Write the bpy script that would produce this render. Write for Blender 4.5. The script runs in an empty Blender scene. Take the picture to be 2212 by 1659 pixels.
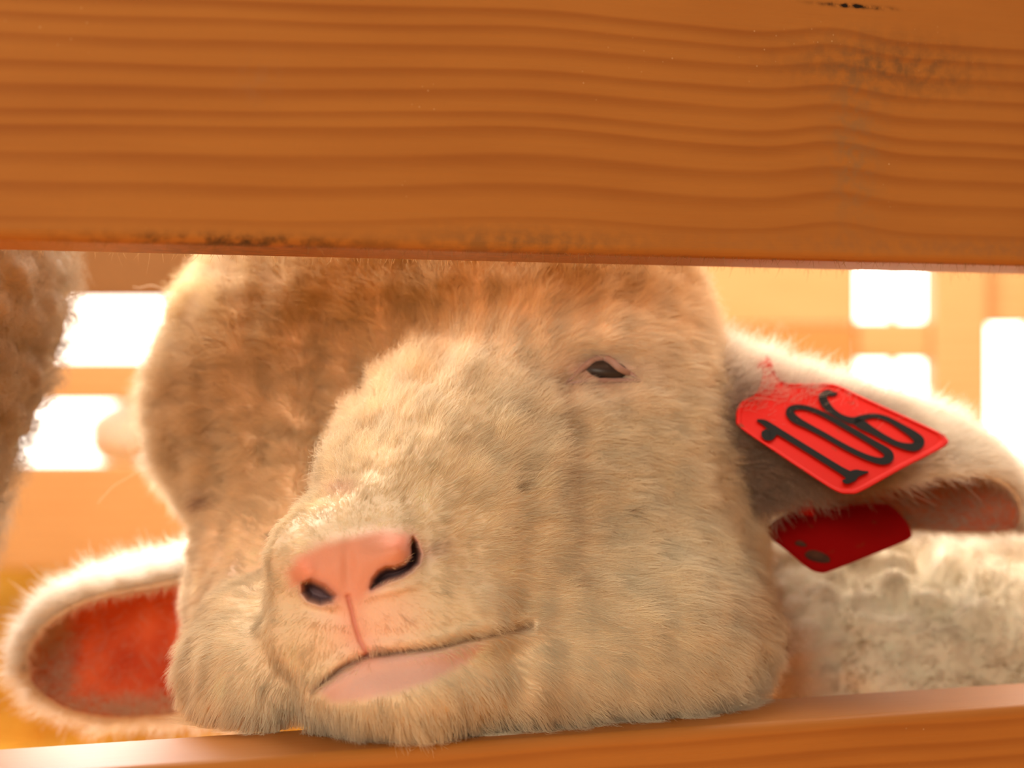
import bpy, math, random
import numpy as np
from mathutils import Vector

random.seed(7)
RNG = np.random.default_rng(11)
SC = bpy.context.scene
COL = SC.collection
CAMZ = 0.35                      # camera height above the pen floor
FPX = 4424.0                     # focal length in pixels of the 2212 px wide frame

# ------------------------------------------------------------------ camera
cam = bpy.data.cameras.new('camera')
cam.sensor_width = 36.0
cam.lens = 36.0 * FPX / 2212.0
cam.clip_start = 0.01
cam.dof.use_dof = True
cam.dof.focus_distance = 0.572
cam.dof.aperture_fstop = (cam.lens / 1000.0) / 0.0078
camo = bpy.data.objects.new('camera', cam)
camo.location = (0, 0, CAMZ)
camo.rotation_euler = (math.radians(90), 0, 0)
COL.objects.link(camo)
SC.camera = camo

# ------------------------------------------------------------------ view, world, lights
SC.view_settings.view_transform = 'Standard'
SC.view_settings.look = 'None'
SC.view_settings.gamma = 1.0
SC.view_settings.exposure = 0.0
SC.view_settings.use_curve_mapping = False
SC.cycles.max_bounces = 8
SC.cycles.diffuse_bounces = 5
SC.cycles.transmission_bounces = 6
SC.cycles.sample_clamp_indirect = 6.0
try:
    SC.cycles_curves.shape = 'RIBBONS'
except Exception:
    pass

def node_math(nt, op, a, b=None, clamp=False):
    n = nt.nodes.new('ShaderNodeMath'); n.operation = op; n.use_clamp = clamp
    for k, v in enumerate((a, b)):
        if v is None: continue
        if isinstance(v, (int, float)): n.inputs[k].default_value = v
        else: nt.links.new(v, n.inputs[k])
    return n.outputs[0]

world = bpy.data.worlds.new('daylight')
SC.world = world
world.use_nodes = True
wn = world.node_tree
wn.nodes.clear()
w_out = wn.nodes.new('ShaderNodeOutputWorld')
w_bg = wn.nodes.new('ShaderNodeBackground')
w_tc = wn.nodes.new('ShaderNodeTexCoord')
w_sp = wn.nodes.new('ShaderNodeSeparateXYZ')
wn.links.new(w_tc.outputs['Generated'], w_sp.inputs[0])
w_mr = wn.nodes.new('ShaderNodeMapRange'); w_mr.interpolation_type = 'SMOOTHSTEP'
w_mr.inputs['From Min'].default_value = 0.15; w_mr.inputs['From Max'].default_value = 0.75
wn.links.new(w_sp.outputs['Y'], w_mr.inputs['Value'])
w_mx = wn.nodes.new('ShaderNodeMix'); w_mx.data_type = 'RGBA'
w_mx.inputs['A'].default_value = (0.36, 0.29, 0.21, 1)
w_mx.inputs['B'].default_value = (6.0, 5.4, 4.6, 1)
wn.links.new(w_mr.outputs['Result'], w_mx.inputs['Factor'])
wn.links.new(w_mx.outputs['Result'], w_bg.inputs['Color'])
w_bg.inputs['Strength'].default_value = 1.0
wn.links.new(w_bg.outputs[0], w_out.inputs[0])

def area_light(name, loc, target, size, power, color):
    l = bpy.data.lights.new(name, 'AREA'); l.shape = 'SQUARE'; l.size = size
    l.energy = power; l.color = color
    o = bpy.data.objects.new(name, l); o.location = loc
    o.rotation_euler = (Vector(target) - Vector(loc)).to_track_quat('-Z', 'Y').to_euler()
    COL.objects.link(o); return o

area_light('overhead_fill', (0.1, 1.15, CAMZ + 1.1), (0.1, 2.0, CAMZ - 0.3), 1.0, 27.0, (1.0, 0.86, 0.70))  # unseen lamp added overhead to brighten the back fence and floor
area_light('back_rim_fill', (-0.22, 1.50, CAMZ + 0.42), (-0.10, 0.68, CAMZ - 0.02), 0.4, 18.0, (1.0, 0.94, 0.90))  # unseen lamp added behind for the pale rim on wool and ears
area_light('left_rim_fill', (-0.50, 0.98, CAMZ + 0.30), (-0.08, 0.68, CAMZ - 0.05), 0.3, 25.0, (1.0, 0.93, 0.88))  # unseen lamp added at the left to widen the white rim
area_light('front_fill', (-0.45, -0.95, CAMZ + 0.36), (0, 0.6, CAMZ - 0.03), 0.5, 17.5, (1.0, 0.91, 0.72))  # unseen fill lamp added on the camera side

# ------------------------------------------------------------------ helpers
def W(px, py, d):
    """A point seen at a photo position, at its own real distance d from the camera."""
    return np.array([(px - 1106.0) / FPX * d, d, CAMZ + (829.5 - py) / FPX * d])

def to_px(P):
    return 1106.0 + P[:, 0] / P[:, 1] * FPX, 829.5 - (P[:, 2] - CAMZ) / P[:, 1] * FPX

def sstep(a, b, x):
    t = np.clip((x - a) / (b - a), 0, 1)
    return t * t * (3 - 2 * t)

def nrm(v):
    return v / np.maximum(np.linalg.norm(v, axis=-1, keepdims=True), 1e-9)

class Noise:
    """Smooth random field: a sum of sine waves of about the given wavelength."""
    def __init__(self, wl, seed, n=7):
        r = np.random.default_rng(seed)
        k = nrm(r.normal(size=(n, 3))) * (2 * math.pi / wl) * r.uniform(0.6, 1.6, (n, 1))
        self.k = k; self.ph = r.uniform(0, 6.28, n); self.n = n
    def __call__(self, P):
        return np.sin(P @ self.k.T + self.ph).sum(1) / math.sqrt(self.n / 2.0)

def dist_poly(x, y, pts, closed=False):
    """Distance to a polyline and the position (0..1) along it."""
    pts = np.array(pts, float)
    if closed: pts = np.vstack([pts, pts[:1]])
    best = np.full(x.shape, 1e9); pos = np.zeros(x.shape)
    n = len(pts) - 1
    for i in range(n):
        a, b = pts[i], pts[i + 1]; e = b - a
        t = np.clip(((x - a[0]) * e[0] + (y - a[1]) * e[1]) / (e @ e + 1e-9), 0, 1)
        d = np.hypot(x - a[0] - t * e[0], y - a[1] - t * e[1])
        m = d < best
        best = np.where(m, d, best); pos = np.where(m, (i + t) / n, pos)
    return best, pos

def sd_poly(x, y, pts):
    """Signed distance to a closed polygon, negative inside."""
    d, _ = dist_poly(x, y, pts, True)
    ins = np.zeros(x.shape, bool)
    n = len(pts)
    for i in range(n):
        x1, y1 = pts[i]; x2, y2 = pts[(i + 1) % n]
        c = ((y1 > y) != (y2 > y)) & (x < (x2 - x1) * (y - y1) / (y2 - y1 + 1e-12) + x1)
        ins ^= c
    return np.where(ins, -d, d)

def spline(pts, n=12, closed=False):
    """Catmull-Rom through points of any dimension."""
    P = np.array(pts, float)
    if closed: P = np.vstack([P[-1:], P, P[:2]])
    else: P = np.vstack([2 * P[0] - P[1], P, 2 * P[-1] - P[-2]])
    out = []
    for i in range(1, len(P) - 2):
        for t in np.linspace(0, 1, n, endpoint=False):
            a, b, c, d = P[i - 1], P[i], P[i + 1], P[i + 2]
            out.append(0.5 * (2 * b + (c - a) * t + (2 * a - 5 * b + 4 * c - d) * t * t + (3 * b - a - 3 * c + d) * t ** 3))
    if not closed: out.append(P[-2])
    return np.array(out)

def smin(a, b, k):
    h = np.clip(0.5 + 0.5 * (b - a) / k, 0, 1)
    return b * (1 - h) + a * h - k * h * (1 - h)

def sd_ell(P, c, r):
    q = P - c
    k0 = np.linalg.norm(q / r, axis=1)
    k1 = np.linalg.norm(q / (np.array(r) ** 2), axis=1)
    return k0 * (k0 - 1.0) / np.maximum(k1, 1e-6)

def sd_cone(P, a, b, ra, rb):
    e = b - a
    t = np.clip((P - a) @ e / (e @ e), 0, 1)
    return np.linalg.norm(P - a - t[:, None] * e, axis=1) - (ra + (rb - ra) * t)

def tag(o, label=None, cat=None, group=None, kind=None):
    if label: o['label'] = label
    if cat: o['category'] = cat
    if group: o['group'] = group
    if kind: o['kind'] = kind
    return o

def mesh_obj(name, verts, faces, mats, parent=None, smooth=True, mat_idx=None, colors=None):
    me = bpy.data.meshes.new(name)
    verts = np.asarray(verts, np.float32)
    if isinstance(faces, np.ndarray) and faces.ndim == 2:
        nf, k = faces.shape
        me.vertices.add(len(verts)); me.vertices.foreach_set('co', verts.ravel())
        me.loops.add(nf * k); me.loops.foreach_set('vertex_index', faces.astype(np.int32).ravel())
        me.polygons.add(nf)
        me.polygons.foreach_set('loop_start', (np.arange(nf) * k).astype(np.int32))
        try: me.polygons.foreach_set('loop_total', np.full(nf, k, np.int32))
        except Exception: pass
        me.update(calc_edges=True)
    else:
        me.from_pydata([tuple(map(float, v)) for v in verts], [], [tuple(map(int, f)) for f in faces])
    if smooth: me.polygons.foreach_set('use_smooth', np.ones(len(me.polygons), bool))
    for m in (mats if isinstance(mats, (list, tuple)) else [mats]): me.materials.append(m)
    if mat_idx is not None: me.polygons.foreach_set('material_index', np.asarray(mat_idx, np.int32))
    if colors is not None:
        at = me.attributes.new('skin_colour', 'FLOAT_COLOR', 'POINT')
        c = np.ones((len(verts), 4), np.float32); c[:, :3] = colors
        at.data.foreach_set('color', c.ravel())
    me.update()
    o = bpy.data.objects.new(name, me); COL.objects.link(o)
    if parent is not None: o.parent = parent
    return o

def hair_obj(name, pts, rad, col, mat, parent=None):
    """pts (n,k,3) rad (n,k) col (n,3): every strand is real geometry."""
    n, k, _ = pts.shape
    hc = bpy.data.hair_curves.new(name)
    hc.add_curves([k] * n)
    hc.attributes['position'].data.foreach_set('vector', pts.astype(np.float32).ravel())
    ra = hc.attributes.get('radius') or hc.attributes.new('radius', 'FLOAT', 'POINT')
    ra.data.foreach_set('value', rad.astype(np.float32).ravel())
    ca = hc.attributes.new('strand_colour', 'FLOAT_COLOR', 'CURVE')
    c = np.ones((n, 4), np.float32); c[:, :3] = col
    ca.data.foreach_set('color', c.ravel())
    hc.materials.append(mat)
    o = bpy.data.objects.new(name, hc); COL.objects.link(o)
    if parent is not None: o.parent = parent
    return o

def grid_faces(nu, nv, wrap_v=False, off=0, flip=False):
    i = np.arange(nu - 1)[:, None]; j = np.arange(nv if wrap_v else nv - 1)[None, :]
    j2 = (j + 1) % nv
    f = np.stack([i * nv + j, (i + 1) * nv + j, (i + 1) * nv + j2, i * nv + j2], -1).reshape(-1, 4) + off
    return f[:, ::-1] if flip else f

def vert_normals(V, F):
    a = V[F[:, 2]] - V[F[:, 0]]; b = V[F[:, 3]] - V[F[:, 1]]
    fn = np.cross(a, b)
    N = np.zeros_like(V)
    for k in range(4):
        for c in range(3):
            N[:, c] += np.bincount(F[:, k], fn[:, c], len(V))
    return nrm(N), fn

def sample(V, N, F, fn, count, weight=None):
    """Random points over quads, with interpolated normals."""
    w = np.linalg.norm(fn, axis=1) * 0.5
    if weight is not None: w = w * weight[F].mean(1)
    w = w / w.sum()
    idx = RNG.choice(len(F), count, p=w)
    u = RNG.random((count, 1)); v = RNG.random((count, 1))
    q = F[idx]
    ip = lambda A: (A[q[:, 0]] * (1 - u) * (1 - v) + A[q[:, 1]] * u * (1 - v) + A[q[:, 2]] * u * v + A[q[:, 3]] * (1 - u) * v)
    return ip(V), nrm(ip(N)), idx

def star_mesh(sdf, centre, axis, n, thmax, rmax=0.3, lin=0.4, steps=34):
    """A closed skin over a smooth solid, as seen from a centre inside it; finest round the axis."""
    a = np.linspace(-1, 1, n)
    A, B = np.meshgrid(a, a, indexing='ij'); A = A.ravel(); B = B.ravel()
    r = np.maximum(abs(A), abs(B))
    with np.errstate(divide='ignore', invalid='ignore'):
        ph = np.where(abs(A) >= abs(B), math.pi / 4 * np.nan_to_num(B / A), math.pi / 2 - math.pi / 4 * np.nan_to_num(A / B))
    ph = np.where((abs(A) >= abs(B)) & (A < 0), ph + math.pi, ph)
    ph = np.where((abs(A) < abs(B)) & (B < 0), ph + math.pi, ph)
    th = thmax * (lin * r + (1 - lin) * r ** 3)
    ax = nrm(np.array(axis, float)); e1 = nrm(np.cross(ax, [0, 0, 1.0])); e2 = np.cross(e1, ax)
    D = np.cos(th)[:, None] * ax + np.sin(th)[:, None] * (np.cos(ph)[:, None] * e1 + np.sin(ph)[:, None] * e2)
    R = np.full(len(D), rmax)
    for _ in range(steps):
        R = np.maximum(R - 0.85 * sdf(centre + D * R[:, None]), 0.004)
    V = centre + D * R[:, None]
    F = grid_faces(n, n)
    N, fn = vert_normals(V, F)
    if (N * D).sum(1).mean() < 0:
        F = F[:, ::-1].copy(); N, fn = vert_normals(V, F)
    return V, F, N, fn

def tube(path, rad, nseg=12, squash=None):
    """Closed tube round a path with a radius for each point."""
    P = np.array(path, float); n = len(P); rad = np.broadcast_to(rad, n)
    T = nrm(np.gradient(P, axis=0))
    up = np.array([0.03, -1.0, 0.05])
    E1 = nrm(np.cross(T, up)); E2 = np.cross(T, E1)
    a = np.linspace(0, 2 * math.pi, nseg, endpoint=False)
    V = P[:, None] + rad[:, None, None] * (np.cos(a)[None, :, None] * E1[:, None] + np.sin(a)[None, :, None] * E2[:, None] * (squash or 1.0))
    V = V.reshape(-1, 3)
    F = [tuple(f) for f in grid_faces(n, nseg, True)]
    F += [tuple(range(nseg)), tuple(range((n - 1) * nseg, n * nseg))[::-1]]
    return V, F

def box_mesh(o, ux, uy, uz, sx, sy, sz, bevel=0.003, seg=3):
    """Bevelled box with axes ux,uy,uz from corner o; returns arrays through bmesh."""
    import bmesh
    bm = bmesh.new(); bmesh.ops.create_cube(bm, size=1.0)
    for v in bm.verts:
        v.co = Vector(((v.co.x + .5) * sx, (v.co.y + .5) * sy, (v.co.z + .5) * sz))
    if bevel: bmesh.ops.bevel(bm, geom=list(bm.edges), offset=bevel, segments=seg, affect='EDGES', profile=0.5)
    return bm

# ------------------------------------------------------------------ materials
def new_mat(name):
    m = bpy.data.materials.new(name); m.use_nodes = True
    m.node_tree.nodes.clear()
    out = m.node_tree.nodes.new('ShaderNodeOutputMaterial')
    return m, m.node_tree, out

def principled(name, col, rough=0.6, **kw):
    m, nt, out = new_mat(name)
    p = nt.nodes.new('ShaderNodeBsdfPrincipled')
    p.inputs['Base Color'].default_value = (*col, 1); p.inputs['Roughness'].default_value = rough
    for k, v in kw.items(): p.inputs[k.replace('_', ' ')].default_value = v
    nt.links.new(p.outputs[0], out.inputs[0])
    return m, nt, p

def fur_material(name, gain=1.0, trans=0.42):
    m, nt, out = new_mat(name)
    at = nt.nodes.new('ShaderNodeAttribute'); at.attribute_name = 'strand_colour'
    hi = nt.nodes.new('ShaderNodeHairInfo')
    v = nt.nodes.new('ShaderNodeMapRange'); v.inputs['To Min'].default_value = 0.84 * gain; v.inputs['To Max'].default_value = 1.04 * gain
    nt.links.new(hi.outputs['Random'], v.inputs['Value'])
    mul = nt.nodes.new('ShaderNodeVectorMath'); mul.operation = 'SCALE'
    nt.links.new(at.outputs['Color'], mul.inputs[0]); nt.links.new(v.outputs[0], mul.inputs['Scale'])
    d = nt.nodes.new('ShaderNodeBsdfDiffuse'); t = nt.nodes.new('ShaderNodeBsdfTranslucent')
    nt.links.new(mul.outputs[0], d.inputs['Color']); nt.links.new(mul.outputs[0], t.inputs['Color'])
    mx = nt.nodes.new('ShaderNodeMixShader'); mx.inputs[0].default_value = trans
    nt.links.new(d.outputs[0], mx.inputs[1]); nt.links.new(t.outputs[0], mx.inputs[2])
    nt.links.new(mx.outputs[0], out.inputs[0])
    return m

M_FUR = fur_material('lamb_fur')

def skin_material():
    m, nt, out = new_mat('lamb_skin')
    at = nt.nodes.new('ShaderNodeAttribute'); at.attribute_name = 'skin_colour'
    p = nt.nodes.new('ShaderNodeBsdfPrincipled')
    nt.links.new(at.outputs['Color'], p.inputs['Base Color'])
    p.inputs['Roughness'].default_value = 0.6; p.inputs['Specular IOR Level'].default_value = 0.2
    p.inputs['Subsurface Weight'].default_value = 0.25
    p.inputs['Subsurface Radius'].default_value = (1.0, 0.35, 0.2)
    p.inputs['Subsurface Scale'].default_value = 0.003
    no = nt.nodes.new('ShaderNodeTexNoise'); no.inputs['Scale'].default_value = 900; no.inputs['Detail'].default_value = 4
    tc = nt.nodes.new('ShaderNodeTexCoord'); nt.links.new(tc.outputs['Object'], no.inputs['Vector'])
    b = nt.nodes.new('ShaderNodeBump'); b.inputs['Strength'].default_value = 0.35; b.inputs['Distance'].default_value = 0.0004
    nt.links.new(no.outputs['Fac'], b.inputs['Height']); nt.links.new(b.outputs[0], p.inputs['Normal'])
    nt.links.new(p.outputs[0], out.inputs[0])
    return m
M_SKIN = skin_material()

def ear_material():
    m, nt, out = new_mat('ear_skin')
    tc = nt.nodes.new('ShaderNodeTexCoord')
    no = nt.nodes.new('ShaderNodeTexNoise'); no.inputs['Scale'].default_value = 55; no.inputs['Detail'].default_value = 5
    nt.links.new(tc.outputs['Object'], no.inputs['Vector'])
    cr = nt.nodes.new('ShaderNodeValToRGB')
    cr.color_ramp.elements[0].position = 0.35; cr.color_ramp.elements[0].color = (0.62, 0.10, 0.04, 1)
    cr.color_ramp.elements[1].position = 0.65; cr.color_ramp.elements[1].color = (0.86, 0.22, 0.09, 1)
    nt.links.new(no.outputs['Fac'], cr.inputs[0])
    d = nt.nodes.new('ShaderNodeBsdfDiffuse'); t = nt.nodes.new('ShaderNodeBsdfTranslucent')
    nt.links.new(cr.outputs[0], d.inputs['Color']); nt.links.new(cr.outputs[0], t.inputs['Color'])
    mx = nt.nodes.new('ShaderNodeMixShader'); mx.inputs[0].default_value = 0.5
    nt.links.new(d.outputs[0], mx.inputs[1]); nt.links.new(t.outputs[0], mx.inputs[2])
    nt.links.new(mx.outputs[0], out.inputs[0])
    return m
M_EAR = ear_material()

def wood_material(name, light, dark, lines, zlo, zhi, bump_centre=None, stains=True):
    """Pine board: growth lines run along the object's X axis, placed at given heights (object Z)."""
    m, nt, out = new_mat(name)
    L = nt.links.new
    tc = nt.nodes.new('ShaderNodeTexCoord'); sp = nt.nodes.new('ShaderNodeSeparateXYZ'); L(tc.outputs['Object'], sp.inputs[0])
    X, Y, Z = sp.outputs
    mp = nt.nodes.new('ShaderNodeMapping'); mp.inputs['Scale'].default_value = (6, 20, 20); L(tc.outputs['Object'], mp.inputs[0])
    n1 = nt.nodes.new('ShaderNodeTexNoise'); n1.inputs['Scale'].default_value = 1.0; n1.inputs['Detail'].default_value = 2; L(mp.outputs[0], n1.inputs['Vector'])
    wob = node_math(nt, 'MULTIPLY', node_math(nt, 'SUBTRACT', n1.outputs['Fac'], 0.5), 0.006)
    g = node_math(nt, 'ADD', Z, wob)
    def gauss(x, c, s):
        q = node_math(nt, 'DIVIDE', node_math(nt, 'SUBTRACT', x, c), s)
        return node_math(nt, 'POWER', 2.718, node_math(nt, 'MULTIPLY', node_math(nt, 'MULTIPLY', q, q), -1.0))
    if bump_centre is not None:
        for c, s, amp in bump_centre:
            g = node_math(nt, 'SUBTRACT', g, node_math(nt, 'MULTIPLY', gauss(X, c, s), amp))
        g = node_math(nt, 'SUBTRACT', g, node_math(nt, 'MULTIPLY', X, 0.010))
    f = node_math(nt, 'DIVIDE', node_math(nt, 'SUBTRACT', g, zlo), zhi - zlo)
    cr = nt.nodes.new('ShaderNodeValToRGB'); ramp = cr.color_ramp; ramp.interpolation = 'EASE'
    stops = []
    for (z, w, k) in lines:
        q = (z - zlo) / (zhi - zlo); w = w / (zhi - zlo)
        stops += [(q - w * 1.9, 0.0), (q, k), (q + w * 0.7, 0.0)]
    stops = sorted(s for s in stops if 0 < s[0] < 1)[:31]
    while len(ramp.elements) > 1: ramp.elements.remove(ramp.elements[-1])
    ramp.elements[0].position = 0; ramp.elements[0].color = (0, 0, 0, 1)
    for pos, k in stops:
        e = ramp.elements.new(pos); e.color = (k, k, k, 1)
    L(f, cr.inputs[0])
    # fine fibres
    mp2 = nt.nodes.new('ShaderNodeMapping'); mp2.inputs['Scale'].default_value = (25, 900, 900); L(tc.outputs['Object'], mp2.inputs[0])
    n2 = nt.nodes.new('ShaderNodeTexNoise'); n2.inputs['Scale'].default_value = 1.0; n2.inputs['Detail'].default_value = 3; L(mp2.outputs[0], n2.inputs['Vector'])
    mp3 = nt.nodes.new('ShaderNodeMapping'); mp3.inputs['Scale'].default_value = (12, 40, 60); L(tc.outputs['Object'], mp3.inputs[0])
    n3 = nt.nodes.new('ShaderNodeTexNoise'); n3.inputs['Scale'].default_value = 1.0; n3.inputs['Detail'].default_value = 4; L(mp3.outputs[0], n3.inputs['Vector'])
    fac = node_math(nt, 'ADD', node_math(nt, 'MULTIPLY', cr.outputs[0], 0.68), node_math(nt, 'MULTIPLY', node_math(nt, 'SUBTRACT', n3.outputs['Fac'], 0.42), 0.9), True)
    fac = node_math(nt, 'ADD', fac, node_math(nt, 'MULTIPLY', node_math(nt, 'SUBTRACT', n2.outputs['Fac'], 0.5), 0.12), True)
    mx = nt.nodes.new('ShaderNodeMix'); mx.data_type = 'RGBA'
    mx.inputs['A'].default_value = (*light, 1); mx.inputs['B'].default_value = (*dark, 1); L(fac, mx.inputs['Factor'])
    colour = mx.outputs['Result']
    def over(colour, mask, col):
        k = nt.nodes.new('ShaderNodeMix'); k.data_type = 'RGBA'; L(mask, k.inputs['Factor']); L(colour, k.inputs['A']); k.inputs['B'].default_value = (*col, 1)
        return k.outputs['Result']
    if stains:
        for (cx, cz, sx, sz, amt, colr) in stains:
            a = gauss(X, cx, sx); b = gauss(Z, cz, sz)
            nn = nt.nodes.new('ShaderNodeTexNoise'); nn.inputs['Scale'].default_value = 260; nn.inputs['Detail'].default_value = 4; L(tc.outputs['Object'], nn.inputs['Vector'])
            nm = nt.nodes.new('ShaderNodeMapRange'); nm.inputs['From Min'].default_value = 0.38; nm.inputs['From Max'].default_value = 0.62; L(nn.outputs['Fac'], nm.inputs['Value'])
            k = node_math(nt, 'MULTIPLY', node_math(nt, 'MULTIPLY', a, b), node_math(nt, 'MULTIPLY', nm.outputs[0], amt), True)
            colour = over(colour, k, colr)
    # pale dust specks
    vo = nt.nodes.new('ShaderNodeTexVoronoi'); vo.inputs['Scale'].default_value = 420; L(tc.outputs['Object'], vo.inputs['Vector'])
    nb = nt.nodes.new('ShaderNodeTexNoise'); nb.inputs['Scale'].default_value = 28; L(tc.outputs['Object'], nb.inputs['Vector'])
    k1 = nt.nodes.new('ShaderNodeMapRange'); k1.inputs['From Min'].default_value = 0.16; k1.inputs['From Max'].default_value = 0.05; L(vo.outputs['Distance'], k1.inputs['Value'])
    k2 = nt.nodes.new('ShaderNodeMapRange'); k2.inputs['From Min'].default_value = 0.60; k2.inputs['From Max'].default_value = 0.72; L(nb.outputs['Fac'], k2.inputs['Value'])
    colour = over(colour, node_math(nt, 'MULTIPLY', node_math(nt, 'MULTIPLY', k1.outputs[0], k2.outputs[0]), 0.5), (0.8, 0.55, 0.3))
    p = nt.nodes.new('ShaderNodeBsdfPrincipled'); p.inputs['Roughness'].default_value = 0.5
    p.inputs['Specular IOR Level'].default_value = 0.18
    L(colour, p.inputs['Base Color'])
    b = nt.nodes.new('ShaderNodeBump'); b.inputs['Strength'].default_value = 0.3; b.inputs['Distance'].default_value = 0.0004
    L(node_math(nt, 'ADD', node_math(nt, 'MULTIPLY', fac, -0.7), n2.outputs['Fac']), b.inputs['Height']); L(b.outputs[0], p.inputs['Normal'])
    L(p.outputs[0], out.inputs[0])
    return m

# ------------------------------------------------------------------ ground
def ground():
    m, nt, out = new_mat('straw_ground')
    tc = nt.nodes.new('ShaderNodeTexCoord')
    n = nt.nodes.new('ShaderNodeTexNoise'); n.inputs['Scale'].default_value = 9; n.inputs['Detail'].default_value = 5
    nt.links.new(tc.outputs['Object'], n.inputs['Vector'])
    cr = nt.nodes.new('ShaderNodeValToRGB')
    cr.color_ramp.elements[0].position = 0.38; cr.color_ramp.elements[0].color = (0.42, 0.14, 0.012, 1)
    cr.color_ramp.elements[1].position = 0.64; cr.color_ramp.elements[1].color = (0.66, 0.33, 0.05, 1)
    nt.links.new(n.outputs['Fac'], cr.inputs[0])
    p = nt.nodes.new('ShaderNodeBsdfPrincipled'); p.inputs['Roughness'].default_value = 1.0; p.inputs['Specular IOR Level'].default_value = 0.0
    nt.links.new(cr.outputs[0], p.inputs['Base Color']); nt.links.new(p.outputs[0], out.inputs[0])
    nx = 60
    xs = np.linspace(-4, 4, nx); ys = np.linspace(-1.2, 6.5, nx)
    A, B = np.meshgrid(xs, ys, indexing='ij')
    V = np.stack([A.ravel(), B.ravel(), np.zeros(nx * nx)], 1)
    o = mesh_obj('floor', V, grid_faces(nx, nx), m); tag(o, kind='structure')
    # loose straw: short bent stalks lying on the floor, one heap of stuff
    n = 5200
    x = RNG.uniform(-1.4, 1.2, n); y = RNG.uniform(0.85, 3.6, n); a = RNG.uniform(0, math.pi, n); L = RNG.uniform(0.03, 0.11, n)
    z = RNG.uniform(0.0015, 0.03, n); dz = RNG.uniform(0.0, 0.03, n)
    d = np.stack([np.cos(a), np.sin(a), np.zeros(n)], 1) * (L / 2)[:, None]; s = np.stack([-np.sin(a), np.cos(a), np.zeros(n)], 1) * 0.0015
    c = np.stack([x, y, z], 1); up = np.array([0, 0, 0.0018])
    e = np.stack([np.zeros(n), np.zeros(n), dz], 1)
    vs = np.stack([c - d - s, c - d + s, c - d + up, c + d - s + e, c + d + s + e, c + d + up + e], 1).reshape(-1, 3)
    b = (np.arange(n) * 6)[:, None]
    F = np.concatenate([b + np.array([[0, 3, 4, 1]]), b + np.array([[1, 4, 5, 2]]), b + np.array([[2, 5, 3, 0]])])
    ms, nts, ps = principled('straw_stalk', (0.56, 0.29, 0.045), 1.0, Specular_IOR_Level=0.0)
    o = mesh_obj('straw', vs, F, ms, smooth=False)
    tag(o, 'golden loose straw lying over the pen floor', 'straw', kind='stuff')
ground()

# ------------------------------------------------------------------ front fence
FU = np.array([0.9284, 0.3716, 0.0]); FN = np.array([-0.3716, 0.9284, 0.0])
FENCE0 = np.array([0.0, 0.55, CAMZ])
UP_Z0, UP_H = 0.0352, 0.125
LO_TOP, LO_H = -0.0957, 0.125
RAIL_T = 0.040
lines_up = [(0.0415, .0012, .45), (0.0500, .0022, .65), (0.0575, .0022, .65), (0.0647, .0020, .75), (0.0686, .0016, .7), (0.0746, .0020, .75),
            (0.0805, .0016, .75), (0.0870, .0018, .7), (0.0925, .0014, .7), (0.0972, .0016, .8), (0.1015, .0012, .8)]
lines_lo = [(-0.1000, .0014, .5), (-0.1060, .0018, .6), (-0.1110, .0016, .65), (-0.1165, .0018, .7), (-0.122, .0016, .6), (-0.131, .002, .7), (-0.14, .002, .6)]
dk = (0.07, 0.035, 0.015)
st_up = [(0.118, 0.092, 0.030, 0.008, 0.60, (0.10, 0.06, 0.03)), (0.106, 0.068, 0.008, 0.022, 0.55, (0.22, 0.13, 0.06)),
         (-0.075, 0.0365, 0.035, 0.0018, 1.0, dk), (0.005, 0.0375, 0.030, 0.0040, 0.7, (0.16, 0.08, 0.03)),
         (-0.07, 0.078, 0.006, 0.006, 0.3, (0.3, 0.14, 0.06)), (0.2, 0.040, 0.12, 0.003, .4, (0.2, 0.1, 0.05)), (0.106, 0.1088, 0.010, 0.0006, 2.2, (0.01, 0.006, 0.004))]
M_RAIL_UP = wood_material('oiled_pine_upper', (0.38, 0.145, 0.030), (0.245, 0.072, 0.013), lines_up, 0.03, 0.11,
                          [(0.100, 0.016, 0.0030), (0.005, 0.035, 0.0018), (0.02, 0.12, 0.0015)], st_up)
M_RAIL_LO = wood_material('oiled_pine_lower', (0.42, 0.150, 0.028), (0.25, 0.066, 0.011), lines_lo, -0.15, -0.09, None, None)
M_BACKWOOD = wood_material('pale_pine', (0.66, 0.395, 0.18), (0.58, 0.30, 0.11), [(0.01 * k, .002, .6) for k in range(-4, 5)], -0.05, 0.05, None, None)
M_BACKORANGE = wood_material('orange_pine', (0.58, 0.265, 0.085), (0.48, 0.19, 0.06), [(0.01 * k, .002, .6) for k in range(-4, 5)], -0.05, 0.05, None, None)
M_BACKSHADE = wood_material('shaded_pine', (0.26, 0.125, 0.045), (0.20, 0.09, 0.03), [(0.01 * k, .002, .6) for k in range(-4, 5)], -0.05, 0.05, None, None)  # pine painted darker for the top board, which gets less light

def board(name, origin, ux, un, length, thick, z0, h, mat, parent, bevel=0.003, fine=0, seg=4):
    """A board whose object X runs along ux and whose object Z is height over the camera-height datum."""
    import bmesh
    bm = bmesh.new(); bmesh.ops.create_cube(bm, size=1.0)
    for v in bm.verts: v.co = Vector((v.co.x * length, (v.co.y + .5) * thick, z0 + (v.co.z + .5) * h))
    bmesh.ops.bevel(bm, geom=list(bm.edges), offset=bevel, segments=seg, affect='EDGES', profile=0.5)
    me = bpy.data.meshes.new(name); bm.to_mesh(me); bm.free(); me.materials.append(mat)
    me.polygons.foreach_set('use_smooth', np.ones(len(me.polygons), bool))
    o = bpy.data.objects.new(name, me); COL.objects.link(o)
    o.location = origin; o.rotation_euler = (0, 0, math.atan2(ux[1], ux[0]))
    if parent is not None:
        o.parent = parent; o.matrix_parent_inverse = parent.matrix_world.inverted()
    md = o.modifiers.new('wn', 'WEIGHTED_NORMAL'); md.keep_sharp = True
    return o

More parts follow.
